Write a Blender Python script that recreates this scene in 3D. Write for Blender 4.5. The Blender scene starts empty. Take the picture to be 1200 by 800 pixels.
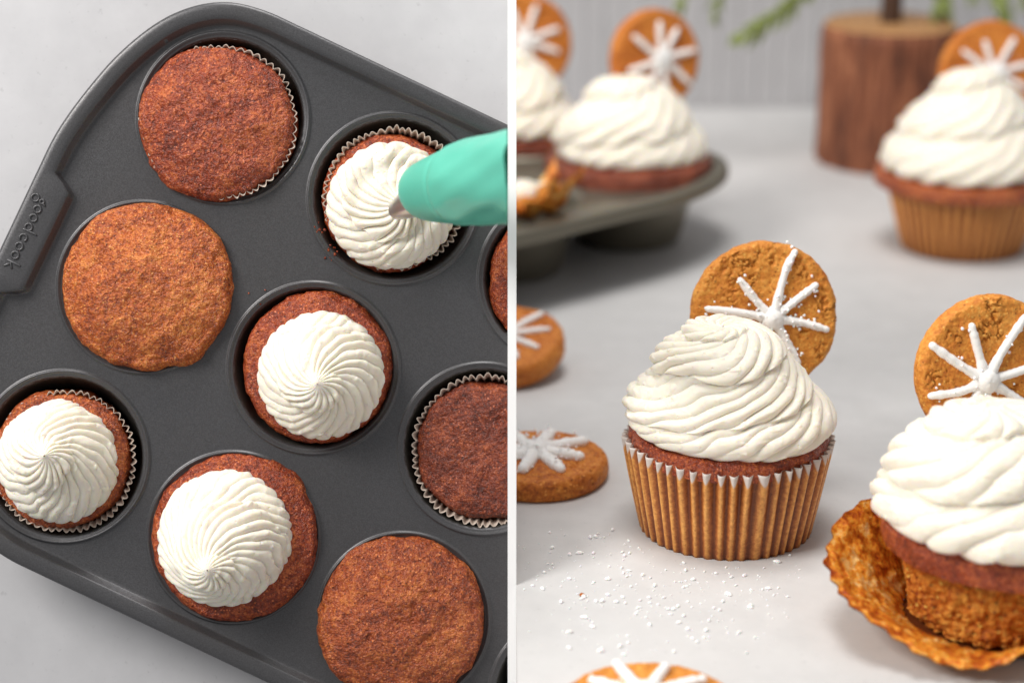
import bpy, bmesh, math, random
import numpy as np
from mathutils import Vector, Matrix
from mathutils.geometry import delaunay_2d_cdt

PI = math.pi
rad = math.radians
random.seed(7)
scene = bpy.context.scene
COL = scene.collection

# ------------------------------------------------------------------ camera
F = 2400.0                      # focal length in photograph pixels (1200 wide)
H = 0.287                       # camera height above the table
PITCH = rad(18.8)
camd = bpy.data.cameras.new('camera')
camd.sensor_width = 36.0
camd.lens = 36.0 * F / 1200.0
camd.clip_start = 0.02
camd.clip_end = 60.0
camd.dof.use_dof = True
camd.dof.focus_distance = 0.680
camd.dof.aperture_fstop = 6.3
camd.dof.aperture_blades = 0
cam = bpy.data.objects.new('camera', camd)
cam.location = (0, 0, H)
cam.rotation_euler = (PI / 2 - PITCH, 0, 0)
COL.objects.link(cam)
scene.camera = cam
CAMP = Vector((0, 0, H))
FWD = Vector((0, math.cos(PITCH), -math.sin(PITCH)))
UP = Vector((0, math.sin(PITCH), math.cos(PITCH)))
RIGHT = Vector((1, 0, 0))

# ------------------------------------------------------------------ world, lamps, exposure
world = bpy.data.worlds.new('World')
scene.world = world
world.use_nodes = True
bg = world.node_tree.nodes['Background']
bg.inputs[0].default_value = (0.97, 0.97, 0.98, 1)
bg.inputs[1].default_value = 0.36


def area_lamp(name, loc, target, sx, sy, power, color):
    d = bpy.data.lights.new(name, 'AREA')
    d.shape = 'RECTANGLE'
    d.size = sx
    d.size_y = sy
    d.energy = power
    d.color = color
    o = bpy.data.objects.new(name, d)
    o.location = loc
    o.rotation_euler = (Vector(target) - Vector(loc)).to_track_quat('-Z', 'Y').to_euler()
    COL.objects.link(o)
    return o


area_lamp('window_light', (-0.82, 0.20, 0.90), (0.0, 0.68, 0.06), 0.48, 0.48, 14.5, (1.0, 0.965, 0.925))
area_lamp('top_fill', (-0.02, 0.72, 1.35), (0.05, 0.85, 0.05), 0.50, 0.50, 10.5, (1.0, 0.975, 0.95))  # soft overhead fill, added to brighten the table evenly
area_lamp('back_fill', (-0.75, 1.35, 0.62), (0.18, 0.95, 0.02), 0.30, 0.30, 1.3, (1.0, 0.97, 0.93))  # fill added at the back left to lift the background

scene.view_settings.view_transform = 'Standard'
scene.view_settings.look = 'None'
scene.view_settings.exposure = 0.10
scene.view_settings.gamma = 1.0
scene.view_settings.use_curve_mapping = False
scene.render.engine = 'CYCLES'
scene.cycles.use_denoising = True
scene.cycles.max_bounces = 8
scene.cycles.caustics_reflective = False
scene.cycles.caustics_refractive = False


# ------------------------------------------------------------------ pixel helpers
def P(px, py, depth):
    return CAMP + RIGHT * ((px - 600) / F * depth) + UP * (-(py - 400) / F * depth) + FWD * depth


def T(px, py, z=0.0):
    d = RIGHT * ((px - 600) / F) + UP * (-(py - 400) / F) + FWD
    k = (z - H) / d.z
    return CAMP + d * k


DT = 0.678                     # distance of the upright muffin tin's top face
S = DT / F                     # metres per photograph pixel on that face
LF = Matrix((
    (1, 0, 0, 0), (0, 1, 0, 0), (0, 0, 1, 0), (0, 0, 0, 1)))
_o = P(600, 400, DT)
for i in range(3):
    LF[i][0] = RIGHT[i]
    LF[i][1] = UP[i]
    LF[i][2] = -FWD[i]
    LF[i][3] = _o[i]


def Lp(px, py, h=0.0):
    d = DT - h
    return Vector(((px - 600) / F * d, -(py - 400) / F * d, h))


CUT = -0.00133                 # the left set-up ends here, against the white divider


# ------------------------------------------------------------------ noise
def _hash(ix, iy, iz, seed):
    h = (ix.astype(np.int64) * 374761393 + iy.astype(np.int64) * 668265263 + iz.astype(np.int64) * 2147483647 + seed * 1274126177) & 0xffffffff
    h = ((h ^ (h >> 13)) * 1274126177) & 0xffffffff
    h = (h ^ (h >> 16)) & 0xffffffff
    h = (h * 2246822519) & 0xffffffff
    h = h ^ (h >> 15)
    return (h & 0xffffff) / float(0xffffff)


def vnoise(p, scale, seed=0):
    q = np.asarray(p, dtype=float) * scale + 1000.0
    i = np.floor(q).astype(np.int64)
    f = q - i
    u = f * f * f * (f * (f * 6 - 15) + 10)
    r = 0
    for dx in (0, 1):
        wx = u[..., 0] if dx else 1 - u[..., 0]
        for dy in (0, 1):
            wy = u[..., 1] if dy else 1 - u[..., 1]
            for dz in (0, 1):
                wz = u[..., 2] if dz else 1 - u[..., 2]
                r = r + wx * wy * wz * _hash(i[..., 0] + dx, i[..., 1] + dy, i[..., 2] + dz, seed)
    return r * 2 - 1


def fbm(p, scale, octs=3, seed=0, gain=0.5):
    a, r = 1.0, 0
    for k in range(octs):
        r = r + a * vnoise(p, scale * 2 ** k, seed + k * 17)
        a *= gain
    return r


def voro2(x, y, pts):
    """distance to nearest and second nearest point"""
    d1 = np.full(x.shape, 1e9)
    d2 = np.full(x.shape, 1e9)
    for a, b in pts:
        d = np.hypot(x - a, y - b)
        m = d < d1
        d2 = np.where(m, d1, np.minimum(d2, d))
        d1 = np.where(m, d, d1)
    return d1, d2


def sstep(a, b, x):
    t = np.clip((x - a) / (b - a), 0, 1)
    return t * t * (3 - 2 * t)


def catmull(pts, n):
    pts = np.array(pts, dtype=float)
    P0 = np.vstack([2 * pts[0] - pts[1], pts, 2 * pts[-1] - pts[-2]])
    out = []
    m = len(pts) - 1
    seg = np.linalg.norm(np.diff(pts, axis=0), axis=1)
    cum = np.concatenate([[0], np.cumsum(seg)])
    for s in np.linspace(0, cum[-1], n):
        k = min(m - 1, max(0, int(np.searchsorted(cum, s, side='right') - 1)))
        t = (s - cum[k]) / max(seg[k], 1e-12)
        a, b, c, d = P0[k], P0[k + 1], P0[k + 2], P0[k + 3]
        out.append(0.5 * (2 * b + (c - a) * t + (2 * a - 5 * b + 4 * c - d) * t * t + (3 * b - a - 3 * c + d) * t ** 3))
    return np.array(out)


# ------------------------------------------------------------------ mesh helpers
def obj(name, verts, faces, m=None, parent=None, smooth=True, attrs=None):
    me = bpy.data.meshes.new(name)
    me.from_pydata([tuple(v) for v in np.asarray(verts)] if not isinstance(verts, list) else verts, [], faces)
    if smooth:
        me.polygons.foreach_set('use_smooth', [True] * len(me.polygons))
    if attrs:
        for k, v in attrs.items():
            a = me.attributes.new(k, 'FLOAT', 'POINT')
            a.data.foreach_set('value', np.asarray(v, dtype=np.float32).ravel())
    if m:
        me.materials.append(m)
    me.update()
    o = bpy.data.objects.new(name, me)
    COL.objects.link(o)
    if parent:
        o.parent = parent
    return o


def grid_faces(nr, nt, wrap=True, base=0, flip=False):
    f = []
    lim = nt if wrap else nt - 1
    for i in range(nr - 1):
        for j in range(lim):
            a = base + i * nt + j
            b = base + i * nt + (j + 1) % nt
            c = base + (i + 1) * nt + (j + 1) % nt
            d = base + (i + 1) * nt + j
            f.append((a, d, c, b) if flip else (a, b, c, d))
    return f


def clip_x(o, x_local, keep_less=True, cap=False):
    bm = bmesh.new()
    bm.from_mesh(o.data)
    geom = bm.verts[:] + bm.edges[:] + bm.faces[:]
    r = bmesh.ops.bisect_plane(bm, geom=geom, dist=1e-7, plane_co=(x_local, 0, 0), plane_no=(1, 0, 0),
                               clear_outer=keep_less, clear_inner=not keep_less)
    if cap:
        es = [e for e in r['geom_cut'] if isinstance(e, bmesh.types.BMEdge)]
        try:
            bmesh.ops.holes_fill(bm, edges=es, sides=0)
        except Exception:
            pass
    bm.to_mesh(o.data)
    bm.free()


def tag(o, label=None, cat=None, group=None, kind=None):
    if label: o['label'] = label
    if cat: o['category'] = cat
    if group: o['group'] = group
    if kind: o['kind'] = kind
    return o


def empty(name, mat4):
    o = bpy.data.objects.new(name, None)
    o.empty_display_size = 0.01
    COL.objects.link(o)
    o.matrix_world = mat4
    return o


def tube(path, radii, n=8, caps=True, base=0):
    """verts, faces of a round tube along a path with per-point radii, rounded ends"""
    path = [Vector(p) for p in path]
    if not hasattr(radii, '__len__'):
        radii = [radii] * len(path)
    pts, rs = list(path), list(radii)
    if caps:
        d0 = (path[0] - path[1]).normalized()
        d1 = (path[-1] - path[-2]).normalized()
        r0, r1 = radii[0], radii[-1]
        pts = [path[0] + d0 * r0 * 0.95, path[0] + d0 * r0 * 0.7] + pts + [path[-1] + d1 * r1 * 0.7, path[-1] + d1 * r1 * 0.95]
        rs = [r0 * 0.2, r0 * 0.7] + rs + [r1 * 0.7, r1 * 0.2]
    V, Fc = [], []
    tan0 = (pts[1] - pts[0]).normalized()
    ref = Vector((0, 0, 1)) if abs(tan0.z) < 0.9 else Vector((1, 0, 0))
    nx = tan0.cross(ref).normalized()
    for i, p in enumerate(pts):
        a = pts[max(0, i - 1)]
        b = pts[min(len(pts) - 1, i + 1)]
        t = (b - a).normalized()
        nx = (nx - t * nx.dot(t)).normalized()
        ny = t.cross(nx)
        for k in range(n):
            an = 2 * PI * k / n
            V.append(tuple(p + (nx * math.cos(an) + ny * math.sin(an)) * rs[i]))
    for i in range(len(pts) - 1):
        for k in range(n):
            a = base + i * n + k
            b = base + i * n + (k + 1) % n
            Fc.append((a, b, b + n, a + n))
    Fc.append(tuple(base + k for k in range(n))[::-1])
    Fc.append(tuple(base + (len(pts) - 1) * n + k for k in range(n)))
    return V, Fc


class MB:
    def __init__(self):
        self.v, self.f = [], []

    def add(self, V, Fc):
        b = len(self.v)
        self.v += [tuple(x) for x in V]
        self.f += [tuple(i + b for i in f) for f in Fc]

    def tube(self, path, r, n=8):
        V, Fc = tube(path, r, n)
        self.add(V, Fc)

    def blob(self, c, r, seed=0, flat=1.0, nu=7, nv=10, jit=0.12):
        rng = random.Random(seed)
        V, Fc = [], []
        for i in range(nu + 1):
            th = PI * i / nu
            for j in range(nv):
                ph = 2 * PI * j / nv
                k = r * (1 + rng.uniform(-jit, jit))
                V.append((c[0] + k * math.sin(th) * math.cos(ph), c[1] + k * math.sin(th) * math.sin(ph), c[2] + k * flat * math.cos(th)))
        self.add(V, grid_faces(nu + 1, nv, True, 0))

    def box(self, x0, x1, y0, y1, z0, z1):
        V = [(x, y, z) for x in (x0, x1) for y in (y0, y1) for z in (z0, z1)]
        self.add(V, [(0, 1, 3, 2), (4, 6, 7, 5), (0, 4, 5, 1), (2, 3, 7, 6), (0, 2, 6, 4), (1, 5, 7, 3)])

    def build(self, name, m, parent=None, smooth=True):
        return obj(name, self.v, self.f, m, parent, smooth)


# ------------------------------------------------------------------ materials
def new_mat(name):
    m = bpy.data.materials.new(name)
    m.use_nodes = True
    nt = m.node_tree
    return m, nt, nt.nodes['Principled BSDF']


def N(nt, t, **kw):
    n = nt.nodes.new(t)
    for k, v in kw.items():
        if k.startswith('i_'):
            key = k[2:]
            key = int(key) if key.isdigit() else key.replace('_', ' ')
            n.inputs[key].default_value = v
        else:
            setattr(n, k, v)
    return n


def noise_tex(nt, co, scale, detail=3, rough=0.5, dist=0.0):
    n = N(nt, 'ShaderNodeTexNoise', i_Scale=scale, i_Detail=detail, i_Roughness=rough, i_Distortion=dist)
    nt.links.new(co, n.inputs['Vector'])
    return n.outputs['Fac']


def ramp(nt, fac, stops):
    r = nt.nodes.new('ShaderNodeValToRGB')
    e = r.color_ramp.elements
    while len(e) < len(stops):
        e.new(0.5)
    for el, (p, c) in zip(e, stops):
        el.position = p
        el.color = (*c, 1)
    nt.links.new(fac, r.inputs[0])
    return r.outputs[0]


def mathn(nt, op, a, b=None):
    n = nt.nodes.new('ShaderNodeMath')
    n.operation = op
    for i, v in enumerate((a, b)):
        if v is None: continue
        if hasattr(v, 'is_linked') or hasattr(v, 'links'):
            nt.links.new(v, n.inputs[i])
        else:
            n.inputs[i].default_value = v
    return n.outputs[0]


def mixc(nt, fac, a, b):
    n = nt.nodes.new('ShaderNodeMix')
    n.data_type = 'RGBA'
    for idx, v in ((0, fac), (6, a), (7, b)):
        if isinstance(v, tuple):
            n.inputs[idx].default_value = (*v, 1)
        elif isinstance(v, (int, float)):
            n.inputs[idx].default_value = v
        else:
            nt.links.new(v, n.inputs[idx])
    return n.outputs[2]


def bump(nt, h, strength, dist, prev=None):
    b = N(nt, 'ShaderNodeBump', i_Strength=strength, i_Distance=dist)
    nt.links.new(h, b.inputs['Height'])
    if prev: nt.links.new(prev, b.inputs['Normal'])
    return b.outputs[0]


def obco(nt):
    return nt.nodes.new('ShaderNodeTexCoord').outputs['Object']


def mat_plaster(name, c0, c1, rough=0.55, spec=0.3):
    m, nt, b = new_mat(name)
    co = obco(nt)
    n1 = noise_tex(nt, co, 9, 5, 0.6, 0.4)
    n2 = noise_tex(nt, co, 70, 4, 0.6)
    n3 = noise_tex(nt, co, 420, 3, 0.6)
    f = mathn(nt, 'ADD', mathn(nt, 'MULTIPLY', n1, 0.6), mathn(nt, 'MULTIPLY', n2, 0.4))
    col = ramp(nt, f, [(0.30, c0), (0.68, c1)])
    # fine grey specks and hairline pits
    sp = ramp(nt, n3, [(0.27, (0.72, 0.72, 0.72)), (0.36, (1, 1, 1))])
    mm = nt.nodes.new('ShaderNodeMix'); mm.data_type = 'RGBA'; mm.blend_type = 'MULTIPLY'; mm.inputs[0].default_value = 0.5
    nt.links.new(col, mm.inputs[6]); nt.links.new(sp, mm.inputs[7])
    nt.links.new(mm.outputs[2], b.inputs['Base Color'])
    b.inputs['Roughness'].default_value = rough
    b.inputs['Specular IOR Level'].default_value = spec
    nb = bump(nt, n2, 0.10, 0.0006)
    nt.links.new(bump(nt, n3, 0.10, 0.0002, nb), b.inputs['Normal'])
    return m


def mat_cake(name, dark, mid, light, scale=1.0, rough=0.34, bstr=0.8, coat=0.40):
    """baked crust: fine glossy grains with darker pits between them"""
    m, nt, b = new_mat(name)
    co = obco(nt)
    a0 = noise_tex(nt, co, 820 * scale, 3, 0.72)
    a = mathn(nt, 'ADD', mathn(nt, 'MULTIPLY', mathn(nt, 'SUBTRACT', a0, 0.5), 1.5), 0.5)
    c = noise_tex(nt, co, 1500 * scale, 2, 0.6)
    big = noise_tex(nt, co, 85 * scale, 4, 0.6, 0.3)
    mid_n = noise_tex(nt, co, 330 * scale, 3, 0.6)
    v = N(nt, 'ShaderNodeTexVoronoi', i_Scale=1250 * scale)
    wob = nt.nodes.new('ShaderNodeMixRGB'); wob.inputs[0].default_value = 0.0006
    nt.links.new(co, v.inputs['Vector'])
    grain = mathn(nt, 'SUBTRACT', 1.0, v.outputs['Distance'])
    rnd = nt.nodes.new('ShaderNodeSeparateColor')
    nt.links.new(v.outputs['Color'], rnd.inputs[0])
    f = mathn(nt, 'ADD', mathn(nt, 'MULTIPLY', a, 0.34), mathn(nt, 'MULTIPLY', big, 0.36))
    f = mathn(nt, 'ADD', f, mathn(nt, 'MULTIPLY', mid_n, 0.22))
    f = mathn(nt, 'ADD', f, mathn(nt, 'MULTIPLY', rnd.outputs[0], 0.08))
    col = ramp(nt, f, [(0.36, dark), (0.5, mid), (0.63, light)])
    # scattered pale specks painted in as glints, plus small dark pores
    v2 = N(nt, 'ShaderNodeTexVoronoi', i_Scale=1050 * scale)
    nt.links.new(co, v2.inputs['Vector'])
    sp = nt.nodes.new('ShaderNodeSeparateColor')
    nt.links.new(v2.outputs['Color'], sp.inputs[0])
    near = ramp(nt, v2.outputs['Distance'], [(0.22, (1, 1, 1)), (0.42, (0, 0, 0))])
    pick = ramp(nt, sp.outputs[0], [(0.74, (0, 0, 0)), (0.80, (1, 1, 1))])
    pore = ramp(nt, sp.outputs[1], [(0.84, (0, 0, 0)), (0.88, (1, 1, 1))])
    spk = tuple(min(0.85, x * 1.35 + 0.03) for x in light)
    col = mixc(nt, mathn(nt, 'MULTIPLY', mathn(nt, 'MULTIPLY', near, pick), 0.75), col, spk)
    col = mixc(nt, mathn(nt, 'MULTIPLY', mathn(nt, 'MULTIPLY', near, pore), 0.8), col, tuple(x * 0.55 for x in dark))
    nt.links.new(col, b.inputs['Base Color'])
    b.inputs['Roughness'].default_value = rough
    b.inputs['Specular IOR Level'].default_value = 0.38
    b.inputs['Coat Weight'].default_value = coat
    b.inputs['Coat Roughness'].default_value = 0.22
    h = mathn(nt, 'ADD', mathn(nt, 'MULTIPLY', a, 0.68), mathn(nt, 'MULTIPLY', mid_n, 0.9))
    nb = bump(nt, h, bstr, 0.00150 / scale)
    nn = bump(nt, c, 0.8, 0.00055, nb)
    nt.links.new(nn, b.inputs['Normal'])
    nt.links.new(nn, b.inputs['Coat Normal'])
    return m


def mat_frosting(name='buttercream', col=(0.86, 0.805, 0.69)):
    m, nt, b = new_mat(name)
    co = obco(nt)
    n1 = noise_tex(nt, co, 600, 3, 0.6)
    n2 = noise_tex(nt, co, 120, 3, 0.6)
    c = ramp(nt, n2, [(0.3, tuple(x * 0.985 for x in col)), (0.7, (min(1, col[0] * 1.01), min(1, col[1] * 1.015), col[2] * 1.03))])
    nt.links.new(c, b.inputs['Base Color'])
    b.inputs['Roughness'].default_value = 0.42
    b.inputs['Specular IOR Level'].default_value = 0.35
    b.inputs['Subsurface Weight'].default_value = 0.7
    b.inputs['Subsurface Radius'].default_value = (1.0, 0.74, 0.32)
    b.inputs['Subsurface Scale'].default_value = 0.0015
    nb = bump(nt, n2, 0.10, 0.0006)
    # sparse little air bubbles
    v = N(nt, 'ShaderNodeTexVoronoi', i_Scale=330.0)
    nt.links.new(co, v.inputs['Vector'])
    pit = ramp(nt, v.outputs['Distance'], [(0.05, (0, 0, 0)), (0.16, (1, 1, 1))])
    nb = bump(nt, pit, 0.5, 0.0005, nb)
    nt.links.new(bump(nt, n1, 0.14, 0.0002, nb), b.inputs['Normal'])
    return m


def mat_icing():
    m, nt, b = new_mat('white_icing')
    co = obco(nt)
    n1 = noise_tex(nt, co, 900, 3, 0.6)
    b.inputs['Base Color'].default_value = (0.90, 0.89, 0.87, 1)
    b.inputs['Roughness'].default_value = 0.5
    b.inputs['Subsurface Weight'].default_value = 0.25
    b.inputs['Subsurface Radius'].default_value = (1, 0.9, 0.8)
    b.inputs['Subsurface Scale'].default_value = 0.0006
    nt.links.new(bump(nt, n1, 0.5, 0.0003), b.inputs['Normal'])
    return m


def mat_metal(name, base, rough=0.45, metallic=0.35, warm=(0.16, 0.13, 0.09)):
    m, nt, b = new_mat(name)
    co = obco(nt)
    n1 = noise_tex(nt, co, 2400, 2, 0.6)
    n2 = noise_tex(nt, co, 14, 4, 0.6, 0.5)
    c = ramp(nt, n1, [(0.3, tuple(x * 0.80 for x in base)), (0.7, tuple(x * 1.22 for x in base))])
    c2 = mixc(nt, mathn(nt, 'MULTIPLY', n2, 0.38), c, warm)
    nt.links.new(c2, b.inputs['Base Color'])
    b.inputs['Metallic'].default_value = metallic
    r = ramp(nt, n1, [(0.3, (rough - 0.06,) * 3), (0.7, (rough + 0.08,) * 3)])
    nt.links.new(r, b.inputs['Roughness'])
    nt.links.new(bump(nt, n1, 0.22, 0.00015), b.inputs['Normal'])
    return m


def mat_liner():
    """greaseproof paper: brown where it sticks to the cake, white along the free edge"""
    m, nt, b = new_mat('greaseproof_paper')
    co = obco(nt)
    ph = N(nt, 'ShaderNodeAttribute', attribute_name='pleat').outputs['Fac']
    hz = N(nt, 'ShaderNodeAttribute', attribute_name='height').outputs['Fac']
    n1 = noise_tex(nt, co, 700, 4, 0.65)
    n2 = noise_tex(nt, co, 90, 3, 0.6)
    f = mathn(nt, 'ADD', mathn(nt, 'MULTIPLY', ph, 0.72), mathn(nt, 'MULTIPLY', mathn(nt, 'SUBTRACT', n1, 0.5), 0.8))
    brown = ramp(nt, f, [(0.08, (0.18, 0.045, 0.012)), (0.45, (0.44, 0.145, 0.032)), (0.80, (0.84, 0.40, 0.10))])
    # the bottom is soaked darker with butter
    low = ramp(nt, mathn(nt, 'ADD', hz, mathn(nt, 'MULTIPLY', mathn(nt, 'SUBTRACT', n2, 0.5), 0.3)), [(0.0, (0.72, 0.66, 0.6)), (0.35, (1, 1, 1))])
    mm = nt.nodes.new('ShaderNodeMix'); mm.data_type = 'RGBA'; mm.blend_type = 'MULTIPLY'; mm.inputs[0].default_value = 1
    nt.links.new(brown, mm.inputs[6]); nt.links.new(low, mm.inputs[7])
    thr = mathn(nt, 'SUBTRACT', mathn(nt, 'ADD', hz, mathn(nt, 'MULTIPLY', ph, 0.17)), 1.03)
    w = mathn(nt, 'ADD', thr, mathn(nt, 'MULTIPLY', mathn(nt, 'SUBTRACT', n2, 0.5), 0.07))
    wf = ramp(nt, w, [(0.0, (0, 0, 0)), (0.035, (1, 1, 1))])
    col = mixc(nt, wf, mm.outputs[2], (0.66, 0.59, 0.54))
    nt.links.new(col, b.inputs['Base Color'])
    b.inputs['Roughness'].default_value = 0.45
    b.inputs['Specular IOR Level'].default_value = 0.4
    nt.links.new(bump(nt, n1, 0.25, 0.0003), b.inputs['Normal'])
    return m


def mat_paper_white():
    m, nt, b = new_mat('white_paper')
    b.inputs['Base Color'].default_value = (0.66, 0.60, 0.54, 1)
    b.inputs['Roughness'].default_value = 0.5
    b.inputs['Transmission Weight'].default_value = 0.0
    return m


def mat_simple(name, col, rough=0.5, spec=0.5, metallic=0.0, nscale=None, nstr=0.2, ndist=0.0005, var=0.1):
    m, nt, b = new_mat(name)
    b.inputs['Base Color'].default_value = (*col, 1)
    b.inputs['Roughness'].default_value = rough
    b.inputs['Specular IOR Level'].default_value = spec
    b.inputs['Metallic'].default_value = metallic
    if nscale:
        co = obco(nt)
        n1 = noise_tex(nt, co, nscale, 4, 0.6)
        c = ramp(nt, n1, [(0.3, tuple(x * (1 - var) for x in col)), (0.7, tuple(min(1, x * (1 + var)) for x in col))])
        nt.links.new(c, b.inputs['Base Color'])
        nt.links.new(bump(nt, n1, nstr, ndist), b.inputs['Normal'])
    return m


M = {}
M['plaster'] = mat_plaster('pale_plaster_board', (0.475, 0.475, 0.49), (0.585, 0.585, 0.60))
M['tabletop'] = mat_plaster('grey_table_surface', (0.52, 0.517, 0.513), (0.635, 0.63, 0.625), 0.5, 0.35)
M['white'] = mat_simple('white_paint', (0.93, 0.93, 0.93), 0.6, 0.3)
M['wall'] = mat_simple('grey_wall_paint', (0.46, 0.455, 0.465), 0.6, 0.3, 0, 30, 0.05, 0.0005, 0.05)
M['cake_red'] = mat_cake('red_brown_crust', (0.12, 0.014, 0.004), (0.33, 0.048, 0.011), (0.60, 0.150, 0.036))
M['cake_dark'] = mat_cake('dark_brown_crust', (0.075, 0.010, 0.003), (0.20, 0.030, 0.008), (0.40, 0.09, 0.025))
M['cake_orange'] = mat_cake('golden_brown_crust', (0.20, 0.030, 0.005), (0.50, 0.105, 0.015), (0.76, 0.25, 0.05))
M['cake_amber'] = mat_cake('amber_brown_crust', (0.14, 0.020, 0.004), (0.37, 0.066, 0.012), (0.62, 0.18, 0.038))
M['crumb'] = mat_cake('open_crumb', (0.28, 0.04, 0.004), (0.66, 0.21, 0.020), (0.86, 0.42, 0.07), 0.5, 0.6, 0.9, coat=0.0)
M['frosting'] = mat_frosting()
M['icing'] = mat_icing()
M['tin'] = mat_metal('grey_nonstick_coating', (0.080, 0.082, 0.090), 0.36, 0.5, (0.10, 0.085, 0.07))
M['tin_old'] = mat_metal('worn_tin_metal', (0.17, 0.16, 0.13), 0.38, 0.65, (0.20, 0.16, 0.09))
M['cup'] = mat_metal('shaded_nonstick_cup', (0.050, 0.050, 0.050), 0.36, 0.4, (0.12, 0.10, 0.06))  # same coating darkened: shade inside the cups put into the colour
M['liner'] = mat_liner()
M['paper_edge'] = mat_paper_white()
M['bag'] = mat_simple('teal_silicone', (0.105, 0.50, 0.375), 0.36, 0.5, 0, 60, 0.05, 0.0005, 0.04)
M['steel'] = mat_simple('steel', (0.72, 0.70, 0.68), 0.34, 0.5, 1.0)
M['cookie'] = mat_cake('ginger_cookie', dark=(0.48, 0.135, 0.015), mid=(0.65, 0.235, 0.029), light=(0.76, 0.34, 0.060), scale=0.8, rough=0.6, bstr=0.34, coat=0.0)
M['cookie_dark'] = mat_cake('dark_ginger_cookie', (0.30, 0.065, 0.007), (0.54, 0.155, 0.016), (0.68, 0.26, 0.040), 0.8, 0.6, 0.34, coat=0.0)
M['green'] = mat_simple('fir_green', (0.22, 0.265, 0.075), 0.5, 0.4, 0, 200, 0.1, 0.0005, 0.35)
M['twig'] = mat_simple('twig_bark', (0.085, 0.050, 0.035), 0.8, 0.2, 0, 200, 0.5, 0.001, 0.3)


def mat_sugar():
    m, nt, b = new_mat('coarse_sugar')
    b.inputs['Base Color'].default_value = (0.97, 0.97, 0.97, 1)
    b.inputs['Roughness'].default_value = 0.3
    b.inputs['Subsurface Weight'].default_value = 0.3
    b.inputs['Subsurface Scale'].default_value = 0.0005
    return m


M['sugar'] = mat_sugar()


def mat_wood_bark():
    m, nt, b = new_mat('reddish_bark')
    co = obco(nt)
    mp = N(nt, 'ShaderNodeMapping')
    mp.inputs['Scale'].default_value = (1, 1, 0.16)
    nt.links.new(co, mp.inputs['Vector'])
    n1 = noise_tex(nt, mp.outputs[0], 130, 5, 0.65, 0.6)
    n2 = noise_tex(nt, co, 40, 4, 0.6)
    f = mathn(nt, 'ADD', mathn(nt, 'MULTIPLY', n1, 0.7), mathn(nt, 'MULTIPLY', n2, 0.3))
    c = ramp(nt, f, [(0.33, (0.045, 0.013, 0.006)), (0.5, (0.20, 0.062, 0.026)), (0.66, (0.42, 0.165, 0.078))])
    nt.links.new(c, b.inputs['Base Color'])
    b.inputs['Roughness'].default_value = 0.75
    nt.links.new(bump(nt, n1, 0.8, 0.0015), b.inputs['Normal'])
    return m


def mat_wood_cut():
    m, nt, b = new_mat('sawn_wood')
    co = obco(nt)
    w = N(nt, 'ShaderNodeTexWave', wave_type='RINGS', rings_direction='Z', i_Scale=55.0, i_Distortion=2.5, i_Detail=3.0)
    nt.links.new(co, w.inputs['Vector'])
    c = ramp(nt, w.outputs['Fac'], [(0.1, (0.28, 0.13, 0.045)), (0.8, (0.46, 0.25, 0.10))])
    nt.links.new(c, b.inputs['Base Color'])
    b.inputs['Roughness'].default_value = 0.6
    return m


M['bark'] = mat_wood_bark()
M['cutwood'] = mat_wood_cut()


# ------------------------------------------------------------------ setting
# right: horizontal table, notched at the left in front of the upright board
def slab(name, poly, z0, z1, m):
    n = len(poly)
    V = [(x, y, z1) for x, y in poly] + [(x, y, z0) for x, y in poly]
    Fc = [tuple(range(n)), tuple(range(2 * n - 1, n - 1, -1))]
    for i in range(n):
        j = (i + 1) % n
        Fc.append((i, i + n, j + n, j))
    return obj(name, V, Fc, m, None, False)


notch_y = (P(600, 400, 0.7225) + UP * 0).y
yb = (H * 0 + (0.7225 - H * math.sin(PITCH)) / math.cos(PITCH))     # where depth 0.7225 meets the table
tb = slab('table', [(0.00128, 0.30), (1.3, 0.30), (1.3, 1.318), (-0.9, 1.318), (-0.9, yb), (0.00128, yb)], -0.03, 0.0, M['tabletop'])
tag(tb, 'pale grey smooth table surface under the cupcakes on the right', kind='structure')
# wall with shallow upright beads
V, xs = [], []
pitch = 0.0125
x = -0.9
prof = []
while x < 1.3:
    prof += [(x, 0.0), (x + pitch * 0.74, 0.0), (x + pitch * 0.80, 0.0010), (x + pitch * 0.94, 0.0010)]
    x += pitch
nP = len(prof)
V = [(a, 1.320 + b, -0.03) for a, b in prof] + [(a, 1.320 + b, 1.0) for a, b in prof]
w = obj('wall', V, [(i, i + 1, nP + i + 1, nP + i) for i in range(nP - 1)], M['wall'], None, False)
tag(w, 'grey wall with fine upright grooves behind the table', kind='structure')

# left: upright board the tin rests on (local frame of the tin: x right, y up, z to camera)
BZ = -(0.7045 - DT)             # board face
mb = MB()
mb.box(-0.30, CUT, -0.19, 0.19, BZ - 0.004, BZ)
bd = mb.build('tabletop', M['plaster'], None, False)
bd.matrix_world = LF
tag(bd, 'pale grey plaster tabletop seen from straight above under the muffin tin', kind='structure')
mb = MB()
hw = 0.001375
V = [(-hw, -0.19), (hw, -0.19), (hw, 0.19), (-hw, 0.19)]
mb.box(-hw, hw, -0.19, 0.19, BZ - 0.014, 0.018)
dv = mb.build('divider', M['white'], None, False)
dv.matrix_world = LF
tag(dv, 'thin white upright strip between the two settings', kind='structure')


# ------------------------------------------------------------------ muffin tin
E1 = Vector((200.5, -95.0)).normalized()
E2 = Vector((-E1.y, E1.x))
SA, SB = 222.0, 220.5
CA, CB = 1.5 * SA, -SB


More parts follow.
